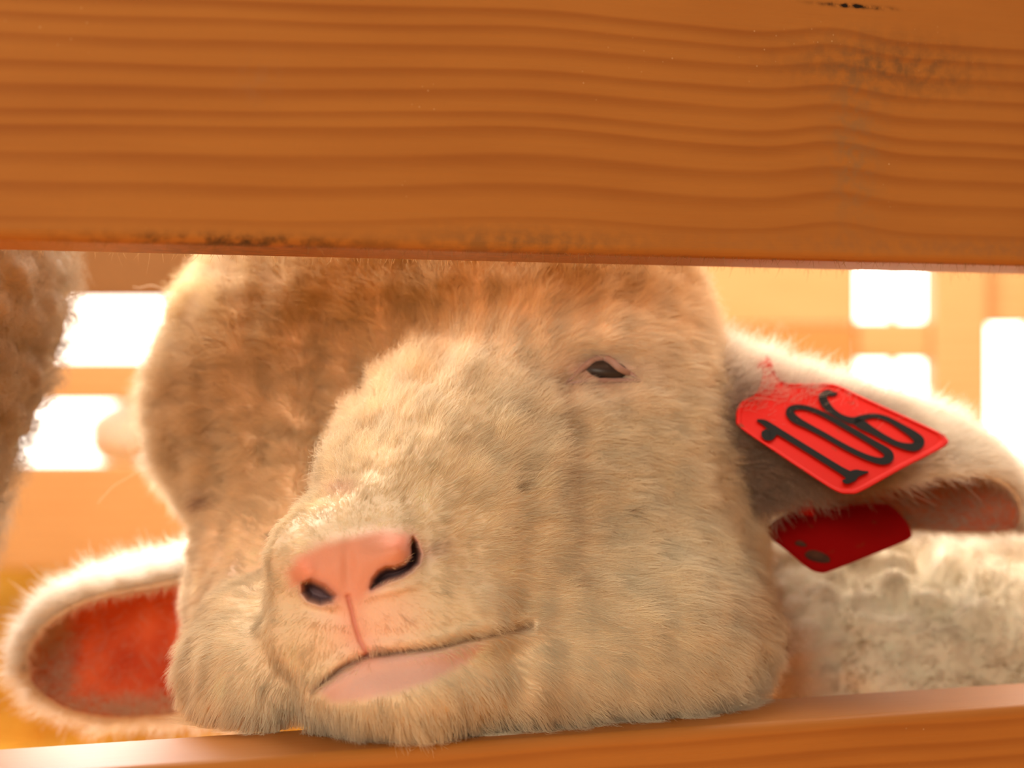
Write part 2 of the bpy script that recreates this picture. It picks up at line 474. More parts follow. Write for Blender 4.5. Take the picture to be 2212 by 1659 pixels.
def empty(name, loc=(0, 0, 0)):
    o = bpy.data.objects.new(name, None); o.location = loc; o.empty_display_size = 0.05; COL.objects.link(o); return o

fence = empty('wooden_fence'); tag(fence, 'orange-brown pine fence whose rails frame the lamb above and below', 'fence')
ru = board('upper_rail', FENCE0, FU, FN, 1.7, RAIL_T, UP_Z0, UP_H, M_RAIL_UP, fence, 0.0032)
ru['label'] = 'broad upper rail hiding the top of the lamb head'
def wood_fibres():
    n = 1500
    s_ = RNG.uniform(-.30, .34, n); e_ = RNG.random(n) < .5
    P = FENCE0 + FU * s_[:, None] + FN * np.where(e_, RAIL_T - .0012, .0016)[:, None] + np.array([0, 0, UP_Z0 + .0006])
    D = np.array([0, 0, -1.0]) + RNG.normal(0, .45, (n, 3)); L = RNG.uniform(.0008, .0024, n)
    t = np.linspace(0, 1, 4)[None, :, None]
    pts = P[:, None] + L[:, None, None] * (D[:, None] * t + RNG.normal(0, .4, (n, 1, 3)) * t * t)
    o = hair_obj('splinters', pts, np.broadcast_to(np.array([.05, .045, .03, .01]) / 1000., (n, 4)), np.tile([.34, .18, .07], (n, 1)), M_FUR, None)
    o.parent = ru; o.matrix_parent_inverse = ru.matrix_world.inverted()
bpy.context.view_layer.update()
wood_fibres()
rl = board('lower_rail', FENCE0, FU, FN, 1.7, RAIL_T, LO_TOP - LO_H, LO_H, M_RAIL_LO, fence, 0.0032)
rl['label'] = 'lower rail under the lamb chin'
for s in (-0.74, 0.74):
    p = FENCE0 + FU * s + FN * (RAIL_T + 0.0005)
    board('post', p, FU, FN, 0.07, 0.07, -CAMZ, CAMZ + 0.30, M_RAIL_LO, fence, 0.004)

# ------------------------------------------------------------------ back fence and gate
YB = 1.9; PB = YB / FPX
def zb(py): return (829.5 - py) * PB
def xb(px): return (px - 1106.0) * PB
bf = empty('back_fence', (0, YB, 0)); tag(bf, 'blurred pale pine board fence at the back of the pen, daylight between its boards', 'fence')
bpy.context.view_layer.update()
def bboard(name, x0, x1, z0, z1, mat, parent, y=YB, t=0.02):
    return board(name, (((x0 + x1) / 2), y, CAMZ + (z0 + z1) / 2), (1, 0), (0, 1), x1 - x0, t, -(z1 - z0) / 2, z1 - z0, mat, parent, 0.003, seg=2)
bboard('board', -1.5, xb(1400), zb(645), 0.36, M_BACKSHADE, bf)
bboard('board', -1.5, xb(300), zb(868), zb(778), M_BACKWOOD, bf)
bboard('board', -1.5, xb(1400), zb(1230), zb(1003), M_BACKWOOD, bf)
for x in (-1.35, -0.55, 0.10):
    bboard('post', x - .03, x + .03, -CAMZ, 0.34, M_BACKWOOD, bf, YB + 0.0205, 0.05)
gt = empty('wooden_gate', (0, YB, 0)); tag(gt, 'blurred orange pine gate panel and upright slats with sunlit gaps', 'gate')
bpy.context.view_layer.update()
bboard('board', xb(1402), xb(1852), zb(702), 0.36, M_BACKWOOD, gt)
bboard('board', xb(1402), xb(1852), -0.30, zb(703), M_BACKORANGE, gt, YB)
bboard('slat', xb(1936), xb(1952), -0.30, 0.36, M_BACKWOOD, gt, YB + 0.03, 0.015)
bboard('crossbar', xb(1852), xb(2012), zb(778), zb(692), M_BACKWOOD, gt, YB + 0.006)
bboard('crossbar', xb(1852), xb(2700), -0.28, -0.20, M_BACKWOOD, gt, YB + 0.006)
bboard('post', xb(2012), xb(2130), -CAMZ, 0.36, M_BACKWOOD, gt, YB - 0.01, 0.05)
bboard('crossbar', xb(2131), xb(2700), zb(700), zb(560), M_BACKWOOD, gt, YB + 0.006)
bboard('post', xb(2230), xb(2330), -CAMZ, 0.36, M_BACKWOOD, gt, YB - 0.01, 0.05)

# ------------------------------------------------------------------ the lamb: head
CREAM = np.array([0.84, 0.735, 0.56])
def ell(px, py, d, r): return W(px, py, d), np.array(r) / 1000.0
HEAD = [  # (px, py, distance), radii in mm (x, depth, height), blend
    (ell(1080, 870, .682, (56, 55, 62)), .02),
    (ell(690, 880, .695, (53, 50, 54)), .016),
    (ell(880, 600, .700, (56, 50, 43)), .03),
    (ell(1140, 670, .690, (42, 48, 45)), .03),
    (ell(640, 1290, .672, (34, 46, 40)), .022),
    (ell(592, 1440, .609, (25, 50, 27)), .020),
    (ell(1350, 850, .668, (31, 38, 37)), .024),
    (ell(1330, 1130, .672, (45, 48, 44)), .024),
    (ell(1325, 1375, .630, (46, 52, 32)), .024),
]
MUZ = [W(800, 1245, .5685), W(990, 1010, .620)]
CHIN = ell(858, 1477, .5640, (27, 29, 13.5))
def head_sdf(P):
    d = None
    for (c, r), k in HEAD:
        e = sd_ell(P, c, r)
        d = e if d is None else smin(d, e, k)
    m = sd_cone(P, MUZ[0], MUZ[1], .0250, .0325)
    m = smin(m, sd_cone(P, MUZ[1], W(1150, 720, .668), .0310, .028), .01)
    m = smin(m, sd_ell(P, *ell(770, 1220, .562, (22, 24, 15))), .010)     # nose
    m = smin(m, sd_ell(P, *ell(715, 1370, .566, (18, 24, 14))), .010)     # upper lip, one side
    m = smin(m, sd_ell(P, *ell(890, 1330, .568, (27, 26, 15))), .010)     # upper lip, other side
    m = smin(m, sd_cone(P, W(900, 1330, .587), W(1190, 1180, .640), .027, .037), .02)
    m = smin(m, sd_cone(P, W(980, 1150, .60), W(1220, 1000, .645), .030, .036), .02)
    m = smin(m, sd_ell(P, *CHIN), .009)
    m = smin(m, sd_cone(P, W(930, 1440, .593), W(1280, 1410, .625), .022, .034), .018)
    m = smin(m, sd_ell(P, *ell(1110, 1475, .594, (27, 32, 16))), .016)
    d = smin(d, m, .008 + .020 * sstep(-.030, .010, P[:, 0]))
    flat = (CAMZ + LO_TOP + 0.0008) - P[:, 2]
    return -smin(-d, -flat, .006)
HC = W(1010, 1085, .655)
HV, HF, HN, Hfn = star_mesh(head_sdf, HC, (-.20, -.96, -.12), 900, math.radians(158), 0.22, 0.42)

px, py = to_px(HV)
front = sstep(0.02, 0.2, -(HN * nrm(HV - np.array([0, 0, CAMZ]))).sum(1)) * (HV[:, 1] < 0.66)
VIEW = nrm(HV - np.array([0, 0, CAMZ]))
DEP = np.zeros(len(HV))

NOSTRIL_A = [(655, 1262), (672, 1256), (700, 1268), (722, 1287), (716, 1297), (694, 1302), (668, 1294), (655, 1280)]
NOSTRIL_B = [(803, 1270), (808, 1252), (820, 1236), (834, 1228), (852, 1228), (874, 1220), (888, 1204), (888, 1180), (893, 1162), (900, 1172),
             (906, 1196), (902, 1216), (886, 1232), (866, 1244), (840, 1252), (820, 1262)]
NOSEPAD = [(632, 1262), (626, 1236), (650, 1205), (700, 1180), (760, 1165), (820, 1150), (875, 1155), (893, 1170), (890, 1200), (866, 1222), (836, 1230), (812, 1250), (800, 1276),
           (775, 1296), (755, 1298), (728, 1290), (700, 1268), (672, 1256), (650, 1262)]
LIP_LO = [(690, 1488), (740, 1452), (795, 1424), (870, 1417), (960, 1408), (1040, 1392), (1000, 1430), (930, 1466), (860, 1490), (780, 1508), (720, 1512)]
PHIL = [(752, 1290), (760, 1320), (767, 1350), (778, 1385), (795, 1414)]
MOUTH = spline([(672, 1494), (702, 1470), (745, 1440), (795, 1418), (840, 1412), (900, 1404), (960, 1395), (1040, 1376), (1095, 1362), (1142, 1352)], 6)
TEAR = spline([(1224, 835), (1216, 900), (1232, 980), (1228, 1060), (1238, 1160), (1240, 1260)], 6)
EYE_C = (1288, 803)

dA = sd_poly(px, py, NOSTRIL_A); dB = sd_poly(px, py, NOSTRIL_B)
hole = np.maximum(sstep(9, -14, dA), sstep(8, -11, dB))
DEP += 0.0085 * hole
def bump(cx, cy, sx, sy, amp, ang=0.0, px=None, py=None):
    if px is None: px, py = globals()['px'], globals()['py']
    c, s = math.cos(ang), math.sin(ang)
    u = (px - cx) * c + (py - cy) * s; v = -(px - cx) * s + (py - cy) * c
    return amp * np.exp(-(u / sx) ** 2 - (v / sy) ** 2)
DEP -= bump(864, 1184, 32, 30, .0036) * (1 - hole)
DEP -= bump(820, 1200, 40, 26, .0010) * (1 - hole)
DEP -= bump(662, 1234, 20, 24, .0022) * (1 - hole)
DEP += bump(752, 1225, 16, 60, .0014)
DEP += bump(760, 1140, 120, 16, .0008, -.2)
DEP += bump(915, 1205, 24, 46, .0030, -.3)
DEP += bump(700, 1320, 50, 16, .0012, .2)
DEP -= bump(850, 1275, 55, 10, .0010, -.25) * (1 - hole)
dP, _ = dist_poly(px, py, PHIL); DEP += .0013 * np.exp(-(dP / 5.5) ** 2)
dM, tM = dist_poly(px, py, MOUTH)
mw = 6.0 + 4 * (tM > .9)
DEP += .0030 * np.exp(-(dM / mw) ** 2) * sstep(0, .1, tM)
DEP -= .0010 * np.exp(-((dM - 20) / 14) ** 2)
dT, tT = dist_poly(px, py, TEAR); DEP += (.0013 * np.exp(-(dT / 24) ** 2)) * (1 - tT * .6)
# eye socket and brow
DEP += bump(EYE_C[0], EYE_C[1], 92, 52, .0048)
DEP -= bump(1300, 725, 110, 30, .0030)
DEP -= bump(1300, 862, 90, 24, .0018)
DEP += bump(1215, 830, 26, 26, .0022)
HV = HV + VIEW * (DEP * front)[:, None]
# fold where the muzzle meets the woolly forehead, locks of wool
nA = Noise(.022, 3); nB = Noise(.009, 4)
wool = sstep(980, 640, px + (py - 900) * .45) * sstep(1180, 1000, py) + sstep(700, 600, py)
wool = np.clip(wool, 0, 1)
HV = HV + HN * (wool * (nA(HV) * .0010 + nB(HV) * .0004) + (1 - wool) * nA(HV) * .0004)[:, None]
HN, Hfn = vert_normals(HV, HF)
px, py = to_px(HV)
facing = -(HN * nrm(HV - np.array([0, 0, CAMZ]))).sum(1)

def depth_at(x, y):
    m = (abs(px - x) < 9) & (abs(py - y) < 9) & (facing > 0)
    return float(np.percentile(HV[m, 1], 30)) if m.any() else .6

# skin colours: pink nose and lips, everything else pale skin under the fur
pad = sd_poly(px, py, NOSEPAD); lip = sd_poly(px, py, LIP_LO)
isf = (facing > 0.0) & (HV[:, 1] < .64)
SKC = np.tile(np.array([0.74, 0.56, 0.38]), (len(HV), 1))
def mixc(c, k):
    global SKC
    k = (k * isf)[:, None]; SKC = SKC * (1 - k) + np.array(c) * k
mixc((0.82, 0.50, 0.36), sstep(170, 40, np.hypot(px - 790, (py - 1340) * 1.1)) * .9)
mixc((0.72, 0.39, 0.29), sstep(34, 0, pad) * .6)
mixc((0.68, 0.28, 0.18), sstep(14, -12, pad))
mixc((0.86, 0.26, 0.16), bump(862, 1172, 26, 16, .5) + bump(660, 1222, 22, 22, .45))
mixc((0.66, 0.39, 0.33), sstep(20, -8, lip))
mixc((0.74, 0.34, 0.25), np.exp(-(dP / 30) ** 2) * .7)
mixc((0.55, 0.14, 0.10), np.exp(-(dP / 4) ** 2) * .6)
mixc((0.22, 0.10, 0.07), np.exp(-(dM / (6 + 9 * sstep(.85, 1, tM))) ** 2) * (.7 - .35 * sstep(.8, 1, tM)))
mixc((0.40, 0.24, 0.22), bump(925, 1195, 40, 22, .6, -.35))
mixc((0.42, 0.19, 0.17), np.maximum(sstep(22, 0, dA), sstep(18, 0, dB)) * .7)
mixc((0.15, 0.085, 0.095), np.maximum(sstep(6, -9, dA), sstep(5, -7, dB)))
mixc((0.42, 0.25, 0.20), np.exp(-(np.hypot((px - 1295) / 2.2, py - 804) / 38) ** 4))

# where fur grows, how long and which way it lies
bare = np.maximum.reduce([sstep(12, -16, pad), sstep(8, -16, lip), .8 * np.exp(-(dM / 5) ** 2) * sstep(0, .08, tM), np.exp(-(dP / 10) ** 2), hole, sstep(8, -2, dA), sstep(8, -2, dB),
                          sstep(1.15, .85, np.hypot((px - 1290) / 64, (py - 802) / 24)) * (facing > 0)]) * isf
vis = np.where(facing > -0.35, 1.0, 0.12)
rnose = np.hypot(px - 770, (py - 1270))
near_nose = sstep(330, 60, rnose) * isf
dens = (1 - bare) * vis * (0.8 + 0.8 * near_nose)
NH = 430000
P, N, idx = sample(HV, HN, HF, Hfn, NH, dens)
hx, hy = to_px(P)
def at_vert(a): return a[HF[idx]].mean(1)
wl = at_vert(wool); nn = at_vert(near_nose); br = at_vert(bare); fa = at_vert(facing)
keep = RNG.random(NH) > br * 1.2
P, N, hx, hy, wl, nn, br, fa = (a[keep] for a in (P, N, hx, hy, wl, nn, br, fa))
n = len(P)
src = W(765, 1255, .53)
T = P - src
side = sstep(1150, 1400, hx)[:, None]
T = T * np.array([1.0, .6, 1.0])
T = nrm(T) + side * np.array([.7, .4, -.55]) + sstep(1350, 1500, hy)[:, None] * np.array([0, 0, -.4])
top = sstep(760, 640, hy) * sstep(1000, 1150, hx)
T = T + top[:, None] * np.array([.2, .1, .8])
T = nrm(T - (T * N).sum(1, keepdims=True) * N)
c1 = Noise(.0045, 21); c2 = Noise(.0045, 22); c3 = Noise(.0016, 23); c4 = Noise(.0016, 24); c5 = Noise(.011, 25); c6 = Noise(.011, 26)
B = np.cross(N, T)
clump = (c1(P) * .15 + c3(P) * .20 + c5(P) * .14)
lift = .35 + .25 * sstep(100, 500, np.hypot(hx - 770, hy - 1270)) + .55 * wl + .12 * c2(P)
edge = sstep(.35, .05, fa)
lift = lift + .5 * edge
T2 = nrm(T + B * (clump * (0.8 + .3 * wl))[:, None])
D = nrm(T2 + N * np.maximum(lift + RNG.normal(0, .12, n), .08)[:, None] + RNG.normal(0, .10, (n, 3)) + RNG.normal(0, .16, (n, 3)) * wl[:, None])
Ln = .0036 + .0040 * sstep(150, 620, np.hypot(hx - 770, hy - 1270)) + .0030 * wl + .0015 * edge
Ln = Ln * (1 - .55 * nn) * (1 + .16 * c6(P)) * RNG.uniform(.65, 1.15, n)
chin = sstep(1490, 1560, hy) * sstep(1250, 1100, hx)
Ln = Ln * (1 + .9 * chin)
ez = np.clip(np.exp(-(np.hypot((hx - 1290) / 1.6, hy - 806) / 75) ** 2), 0, 1)
Ln = Ln * (1 - .55 * ez)
K = 6
t = np.linspace(0, 1, K)[None, :, None]
bend = (N * -.35 + T2 * .5 + np.array([0, 0, -.25]))[:, None]
pts = P[:, None] - N[:, None] * .0003 + Ln[:, None, None] * (D[:, None] * t + bend * t * t * .45)
curl = (wl * .10 + .05 + edge * .03)[:, None] * Ln[:, None]
ph = RNG.uniform(0, 6.28, (n, 1)); fr = RNG.uniform(.5, 1.3, (n, 1)); tt = np.linspace(0, 1, K)[None]
pts = pts + (curl * np.sin(ph + fr * 6.28 * tt) * tt)[..., None] * B[:, None] + (curl * np.cos(ph + fr * 5.3 * tt) * tt)[..., None] * np.cross(D, B)[:, None]
# strands do not pass into the rails
zl = CAMZ + LO_TOP + .0002
dn = (pts - FENCE0) @ FN
inside = (pts[..., 2] < zl) & (dn > -.0008)
pts[..., 2] = np.where(inside, zl, pts[..., 2])
dn = (pts - FENCE0) @ FN
upin = (pts[..., 2] > CAMZ + UP_Z0 - .0005) & (dn < RAIL_T + .001)
pts = pts + np.where(upin, RAIL_T + .001 - dn, 0)[..., None] * FN
rad = np.broadcast_to(np.array([.040, .040, .036, .030, .022, .010]) / 1000.0, (n, K)) * RNG.uniform(.75, 1.15, (n, 1))
# strand colours: cream, yellower on the crown, tear stain, pinkish muzzle
C = np.tile(CREAM, (n, 1))
def hm(c, k):
    global C
    k = np.clip(k, 0, 1)[:, None]; C = C * (1 - k) + np.array(c) * k
frn = (fa > 0)
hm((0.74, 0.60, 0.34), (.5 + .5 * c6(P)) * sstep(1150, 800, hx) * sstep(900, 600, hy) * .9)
hm((0.56, 0.41, 0.22), wl * .72 * sstep(.05, .75, fa))  # lanolin-brown wool, faded at the outline to paint a pale rim of light
hm((0.86, 0.72, 0.50), sstep(400, 120, np.hypot(hx - 800, hy - 1060)) * frn * .7)
hm((0.88, 0.62, 0.46), sstep(170, 40, np.hypot(hx - 800, hy - 1330)) * frn * .7)
tdist, tpos = dist_poly(hx, hy, TEAR)
hm((0.50, 0.31, 0.17), np.exp(-(tdist / 20) ** 2) * frn * .5 * (.6 + .4 * c2(P)))
hm((0.62, 0.42, 0.34), ez * .35)
mdist, mpos = dist_poly(hx, hy, MOUTH)
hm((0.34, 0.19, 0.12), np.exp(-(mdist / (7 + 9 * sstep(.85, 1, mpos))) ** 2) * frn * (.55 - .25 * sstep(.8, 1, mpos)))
hm((0.50, 0.36, 0.28), bump(935, 1190, 40, 20, .6, -.35, hx, hy) * frn)
hm((0.62, 0.40, 0.20), bump(1170, 1510, 50, 60, .6, 0, hx, hy) * frn)
hm((0.25, 0.14, 0.12), np.exp(-(np.hypot(hx - 457, hy - 1082) / 17) ** 2) * .9)
hm((0.62, 0.30, 0.20), np.exp(-(np.hypot((hx - 735) / 2, hy - 1062) / 15) ** 2) * .5)
hm((0.50, 0.28, 0.13), np.exp(-(np.hypot(hx - 1620, hy - 1300) / 70) ** 2) * .5)
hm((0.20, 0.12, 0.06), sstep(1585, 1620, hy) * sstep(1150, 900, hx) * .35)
for sx, sy, sr in ((1117, 1060, 7), (1105, 1052, 4), (1345, 1108, 9), (1611, 1240, 7), (582, 1163, 5), (548, 957, 5), (1640, 990, 9)):
    hm((0.16, 0.10, 0.06), np.exp(-(np.hypot(hx - sx, hy - sy) / sr) ** 2) * .9)
C *= (1 + .06 * c5(P))[:, None]
C = np.clip(C, .02, .92)
# a few long stray strands that stand off the wool
for line, d in (([(365, 632), (345, 622), (325, 616), (300, 622), (293, 620), (288, 619)], .69), ([(310, 1000), (285, 985), (278, 960), (282, 935), (288, 925), (290, 915)], .68),
                ([(300, 1018), (270, 1035), (245, 1050), (228, 1068), (216, 1080), (212, 1088)], .68), ([(340, 760), (345, 772), (342, 790), (338, 800), (336, 806), (334, 810)], .66),
                ([(1445, 598), (1468, 606), (1480, 594), (1495, 606), (1504, 600), (1506, 588)], .66), ([(1530, 660), (1545, 672), (1548, 690), (1536, 700), (1530, 704), (1526, 706)], .66),
                ([(470, 1160), (430, 1172), (385, 1190), (350, 1205), (320, 1210), (300, 1212)], .655), ([(480, 1150), (440, 1168), (400, 1188), (370, 1200), (345, 1206), (330, 1208)], .66)):
    q = np.array([W(x, y, d) for x, y in line])
    pts = np.concatenate([pts, q[None]]); rad = np.concatenate([rad, np.full((1, K), .000045)]); C = np.concatenate([C, [[.85, .70, .5]]])
head_hair = (pts, rad, C)

# ------------------------------------------------------------------ ears
def ear_mesh(P0, P1, O, width, Phi, thick=.0013, nu=70, nv=60, root=.45, sweep=None, droop=0.0):
    A = nrm(P1 - P0); O = nrm(O - (O @ A) * A); B = np.cross(A, O); L = np.linalg.norm(P1 - P0)
    s = np.linspace(0, 1, nu); q = np.linspace(-1, 1, nv)
    prof = (root + (1 - root) * np.sin(np.clip(s / .55, 0, 1) * math.pi / 2)) * np.sqrt(np.clip(1 - np.clip((s - .45) / .55, 0, 1) ** 2.3, 0, 1))
    prof = np.maximum(prof, .03)
    out = []
    for off in (0, 1):
        S, Q = np.meshgrid(s, q, indexing='ij')
        R = (width * prof / math.sin(Phi))[:, None] - off * thick
        ph = Q * Phi * (1 + (droop * (1 - S) - (.42 if droop else 0) * S) * (Q < 0))
        Vx = P0 + S[..., None] * (P1 - P0) + (R * (math.cos(Phi) - np.cos(ph)))[..., None] * O + (R * np.sin(ph))[..., None] * B
        if sweep is not None: Vx = Vx + (S ** 2)[..., None] * sweep
        out.append(Vx.reshape(-1, 3))
    V = np.vstack(out); n0 = nu * nv
    f_out = grid_faces(nu, nv); f_in = grid_faces(nu, nv, off=n0, flip=True)
    rim = []
    ring = [(i, 0) for i in range(nu)] + [(nu - 1, j) for j in range(1, nv)] + [(i, nv - 1) for i in range(nu - 2, -1, -1)] + [(0, j) for j in range(nv - 2, 0, -1)]
    for a, b in zip(ring, ring[1:] + ring[:1]):
        ia, ib = a[0] * nv + a[1], b[0] * nv + b[1]; rim.append((ia, ib, ib + n0, ia + n0))
    rim = np.array(rim)
    N, fn = vert_normals(V[:n0], f_out)
    away = V[:n0] - (P0 + P1) / 2
    if (N @ O).mean() > 0:
        f_out = f_out[:, ::-1].copy(); f_in = f_in[:, ::-1].copy(); N = -N; fn = -fn
    F = np.vstack([f_out, f_in, rim]); midx = np.concatenate([np.zeros(len(f_out)), np.ones(len(f_in)), np.zeros(len(rim))]).astype(int)
    S, Q = np.meshgrid(s, q, indexing='ij')
    return dict(V=V, F=F, m=midx, fo=f_out, No=N, fn=fn, S=S.ravel(), Q=Q.ravel(), A=A, O=O, B=B, n0=n0)

def ear_fur(e, count, length, inner=.35, bare_r=.74, seed=5, shade=False):
    """White fur over the back and rim, thin short fur just inside the rim."""
    V0 = e['V'][:e['n0']]
    P, N, idx = sample(V0, e['No'], e['fo'], e['fn'], count)
    S = e['S'][e['fo'][idx]].mean(1); Q = e['Q'][e['fo'][idx]].mean(1)
    radial = nrm(P - (V0.mean(0) - e['A'] * .012))
    rimk = np.clip(np.maximum(abs(Q), sstep(.6, 1, S)), 0, 1)
    D = nrm(N * .55 + e['A'] * .55 + radial * (.25 + .5 * rimk[:, None] ** 3) + RNG.normal(0, .22, P.shape))
    L = length * RNG.uniform(.55, 1.2, count) * (1 + .18 * Noise(.008, seed)(P))
    C = np.tile(np.array([.86, .80, .70]), (count, 1))
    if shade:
        k = (sstep(-.25, -.6, Q) * sstep(.62, .40, S))[:, None]; C = C * (1 - k) + np.array([.40, .29, .23]) * k  # shadow on the lower front flank painted in as darker strands
    sets = [(P, D, L, C)]
    # rim fringe and the band inside the rim
    m = int(count * inner)
    Vi = e['V'][e['n0']:]; Ni = -e['No']
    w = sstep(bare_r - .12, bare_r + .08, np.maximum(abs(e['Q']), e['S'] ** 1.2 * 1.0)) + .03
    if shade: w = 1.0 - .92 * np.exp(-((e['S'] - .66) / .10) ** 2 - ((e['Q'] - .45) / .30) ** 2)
    Pi, Nn, id2 = sample(Vi, Ni, e['fo'], e['fn'], m, w)
    rr = nrm(Pi - V0.mean(0))
    Di = nrm(Nn * .45 + rr * .6 + e['A'] * .2 + RNG.normal(0, .25, Pi.shape))
    sets.append((Pi, Di, length * .55 * RNG.uniform(.5, 1.1, m), np.tile(np.array([.60, .46, .35] if shade else [.74, .60, .44]), (m, 1))))  # inner strands darkened too, for the shade inside the ear
    P, D, L, C = (np.concatenate(x) for x in zip(*sets))
    K = 5; t = np.linspace(0, 1, K)[None, :, None]
    bn = RNG.normal(0, .25, P.shape)
    pts = P[:, None] + L[:, None, None] * (D[:, None] * t + bn[:, None] * t * t)
    rad = np.broadcast_to(np.array([.05, .05, .045, .035, .015]) / 1000., (len(P), K))
    return pts, rad, C

EL = ear_mesh(W(540, 1385, .712), W(58, 1445, .700), np.array([-.06, -.84, -.53]), .0290, 1.46, root=1.2)
ER = ear_mesh(W(1450, 1020, .672), W(2200, 1140, .700), np.array([.03, -.30, -.95]), .0250, 1.90, root=1.25, droop=.46)

# ------------------------------------------------------------------ the lamb: neck, body, legs in the same skin
LB = [
    (W(1180, 1080, .735), np.array([.055, .055, .060])),
    (W(1400, 1230, .800), np.array([.075, .075, .070])),
    (W(1960, 1490, .790), np.array([.105, .095, .067])),
    (np.array([.180, .94, CAMZ - .150]), np.array([.120, .115, .100])),
    (np.array([.260, 1.05, CAMZ - .170]), np.array([.150, .140, .120])),
    (np.array([.400, 1.17, CAMZ - .185]), np.array([.145, .140, .125])),
    (np.array([.500, 1.24, CAMZ - .185]), np.array([.120, .120, .115])),
]
def multi_sdf(parts, k):
    def f(P):
        d = None
        for c, r in parts:
            e = sd_ell(P, c, r); d = e if d is None else smin(d, e, k)
        return d
    return f
def fleece(V, F, N, fn, amp, wl, seed, count, length, colour, alt, weight=None, thick=.055):
    """Knobbly curled wool: every lock is a small dome with its curls gathered towards its tip."""
    from mathutils import kdtree
    area = np.linalg.norm(fn, axis=1).sum() * .5
    nl = int(area / (wl * wl * .8))
    LP, LN, _ = sample(V, N, F, fn, nl)
    kd = kdtree.KDTree(nl)
    for i in range(nl): kd.insert(LP[i], i)
    kd.balance()
    lh = RNG.uniform(.5, 1.2, nl)
    q = [kd.find(v) for v in V]
    ii = np.array([a[1] for a in q]); dd = np.array([a[2] for a in q])
    V = V + N * (amp * lh[ii] * np.clip(1 - (dd / (wl * .75)) ** 2, -.3, 1))[:, None]
    N, fn = vert_normals(V, F)
    P, Nn, idx = sample(V, N, F, fn, count, weight)
    n = len(P)
    q = [kd.find(v) for v in P]
    li = np.array([a[1] for a in q]); ld = np.array([a[2] for a in q])
    lr = nrm(RNG.normal(size=(nl, 3)))[li]
    tip = LP[li] + (LN[li] + lr * .6) * (length + amp)[..., None] if np.ndim(length) else LP[li] + (LN[li] + lr * .6) * (length + amp)
    x = nrm(np.cross(LN[li], lr)); y = np.cross(LN[li], x)
    D = nrm(nrm(tip - P) + Nn * .5 + RNG.normal(0, .18, (n, 3)))
    L = length * RNG.uniform(.6, 1.15, n); K = 8; tt = np.linspace(0, 1, K)[None]
    ph = RNG.uniform(0, 6.28, nl)[li][:, None] + RNG.normal(0, .6, (n, 1)); r = (.24 * L)[:, None] * (tt ** .7)
    pts = P[:, None] + D[:, None] * (L[:, None] * tt)[..., None] * .8 + x[:, None] * (r * np.sin(ph + 8 * tt))[..., None] + y[:, None] * (r * np.cos(ph + 8 * tt))[..., None]
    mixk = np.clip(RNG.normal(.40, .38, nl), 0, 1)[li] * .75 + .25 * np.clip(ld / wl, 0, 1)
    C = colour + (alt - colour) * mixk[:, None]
    rad = np.broadcast_to(np.linspace(1, .35, K) * thick / 1000., (n, K))
    return V, N, (pts, rad, C)

BC = np.array([.22, .98, CAMZ - .14])
BV, BF, BN, Bfn = star_mesh(multi_sdf(LB, .04), BC, (-.1, -1, .1), 300, math.radians(172), .62, .6, 60)
bvis = np.where((BN * nrm(BV - np.array([0, 0, CAMZ]))).sum(1) < .3, 1.0, .1) * (BV[:, 1] < 1.15) + .05
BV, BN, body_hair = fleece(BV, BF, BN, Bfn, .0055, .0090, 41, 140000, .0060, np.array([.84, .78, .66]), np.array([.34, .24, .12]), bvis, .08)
bx_, by_ = to_px(body_hair[0][:, 0]); bk = (sstep(1830, 1730, bx_) * .9)[:, None]
body_hair = (body_hair[0], body_hair[1], body_hair[2] * (1 - bk) + np.array([.88, .84, .78]) * bk)

verts = [HV, BV, EL['V'], ER['V']]; faces = [HF, BF, EL['F'], ER['F']]
mi = [np.zeros(len(HF)), np.zeros(len(BF)), EL['m'], ER['m']]
cols = [SKC, np.tile([.60, .50, .36], (len(BV), 1)), np.tile([.75, .60, .45], (len(EL['V']), 1)), np.tile([.75, .60, .45], (len(ER['V']), 1))]
# folded legs under the body
for (x0, y0, x1, y1) in ((.10, .84, .02, .78), (.24, .86, .10, .80), (.46, 1.10, .33, 1.0), (.55, 1.2, .66, 1.12)):
    path = spline([(x0, y0, CAMZ - .22), ((x0 + x1) / 2 + .03, (y0 + y1) / 2, CAMZ - .28), (x1, y1, CAMZ - .325), (x1 + .08, y1 + .02, CAMZ - .332)], 8)
    r = np.linspace(.038, .014, len(path))
    V, F = tube(path, r, 16)
    F4 = np.array([f for f in F if len(f) == 4])
    verts.append(V); faces.append(F4); mi.append(np.zeros(len(F4))); cols.append(np.tile([.70, .56, .36], (len(V), 1)))
off = 0; FF = []
for V, F in zip(verts, faces): FF.append(F + off); off += len(V)
lamb = mesh_obj('lamb', np.vstack(verts), np.vstack(FF), [M_SKIN, M_EAR], mat_idx=np.concatenate(mi), colors=np.vstack(cols))
tag(lamb, 'cream lamb with a pink nose and half-closed eye resting its chin on the lower rail', 'lamb')
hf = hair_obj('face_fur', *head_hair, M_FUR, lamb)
ef1 = ear_fur(EL, 42000, .0075, .5, .80, 5)
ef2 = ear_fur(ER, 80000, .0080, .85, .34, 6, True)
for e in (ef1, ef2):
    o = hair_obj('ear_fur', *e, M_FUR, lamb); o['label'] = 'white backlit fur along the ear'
o = hair_obj('fleece', *body_hair, M_FUR, lamb); o['label'] = 'knobbly curled wool on the body'

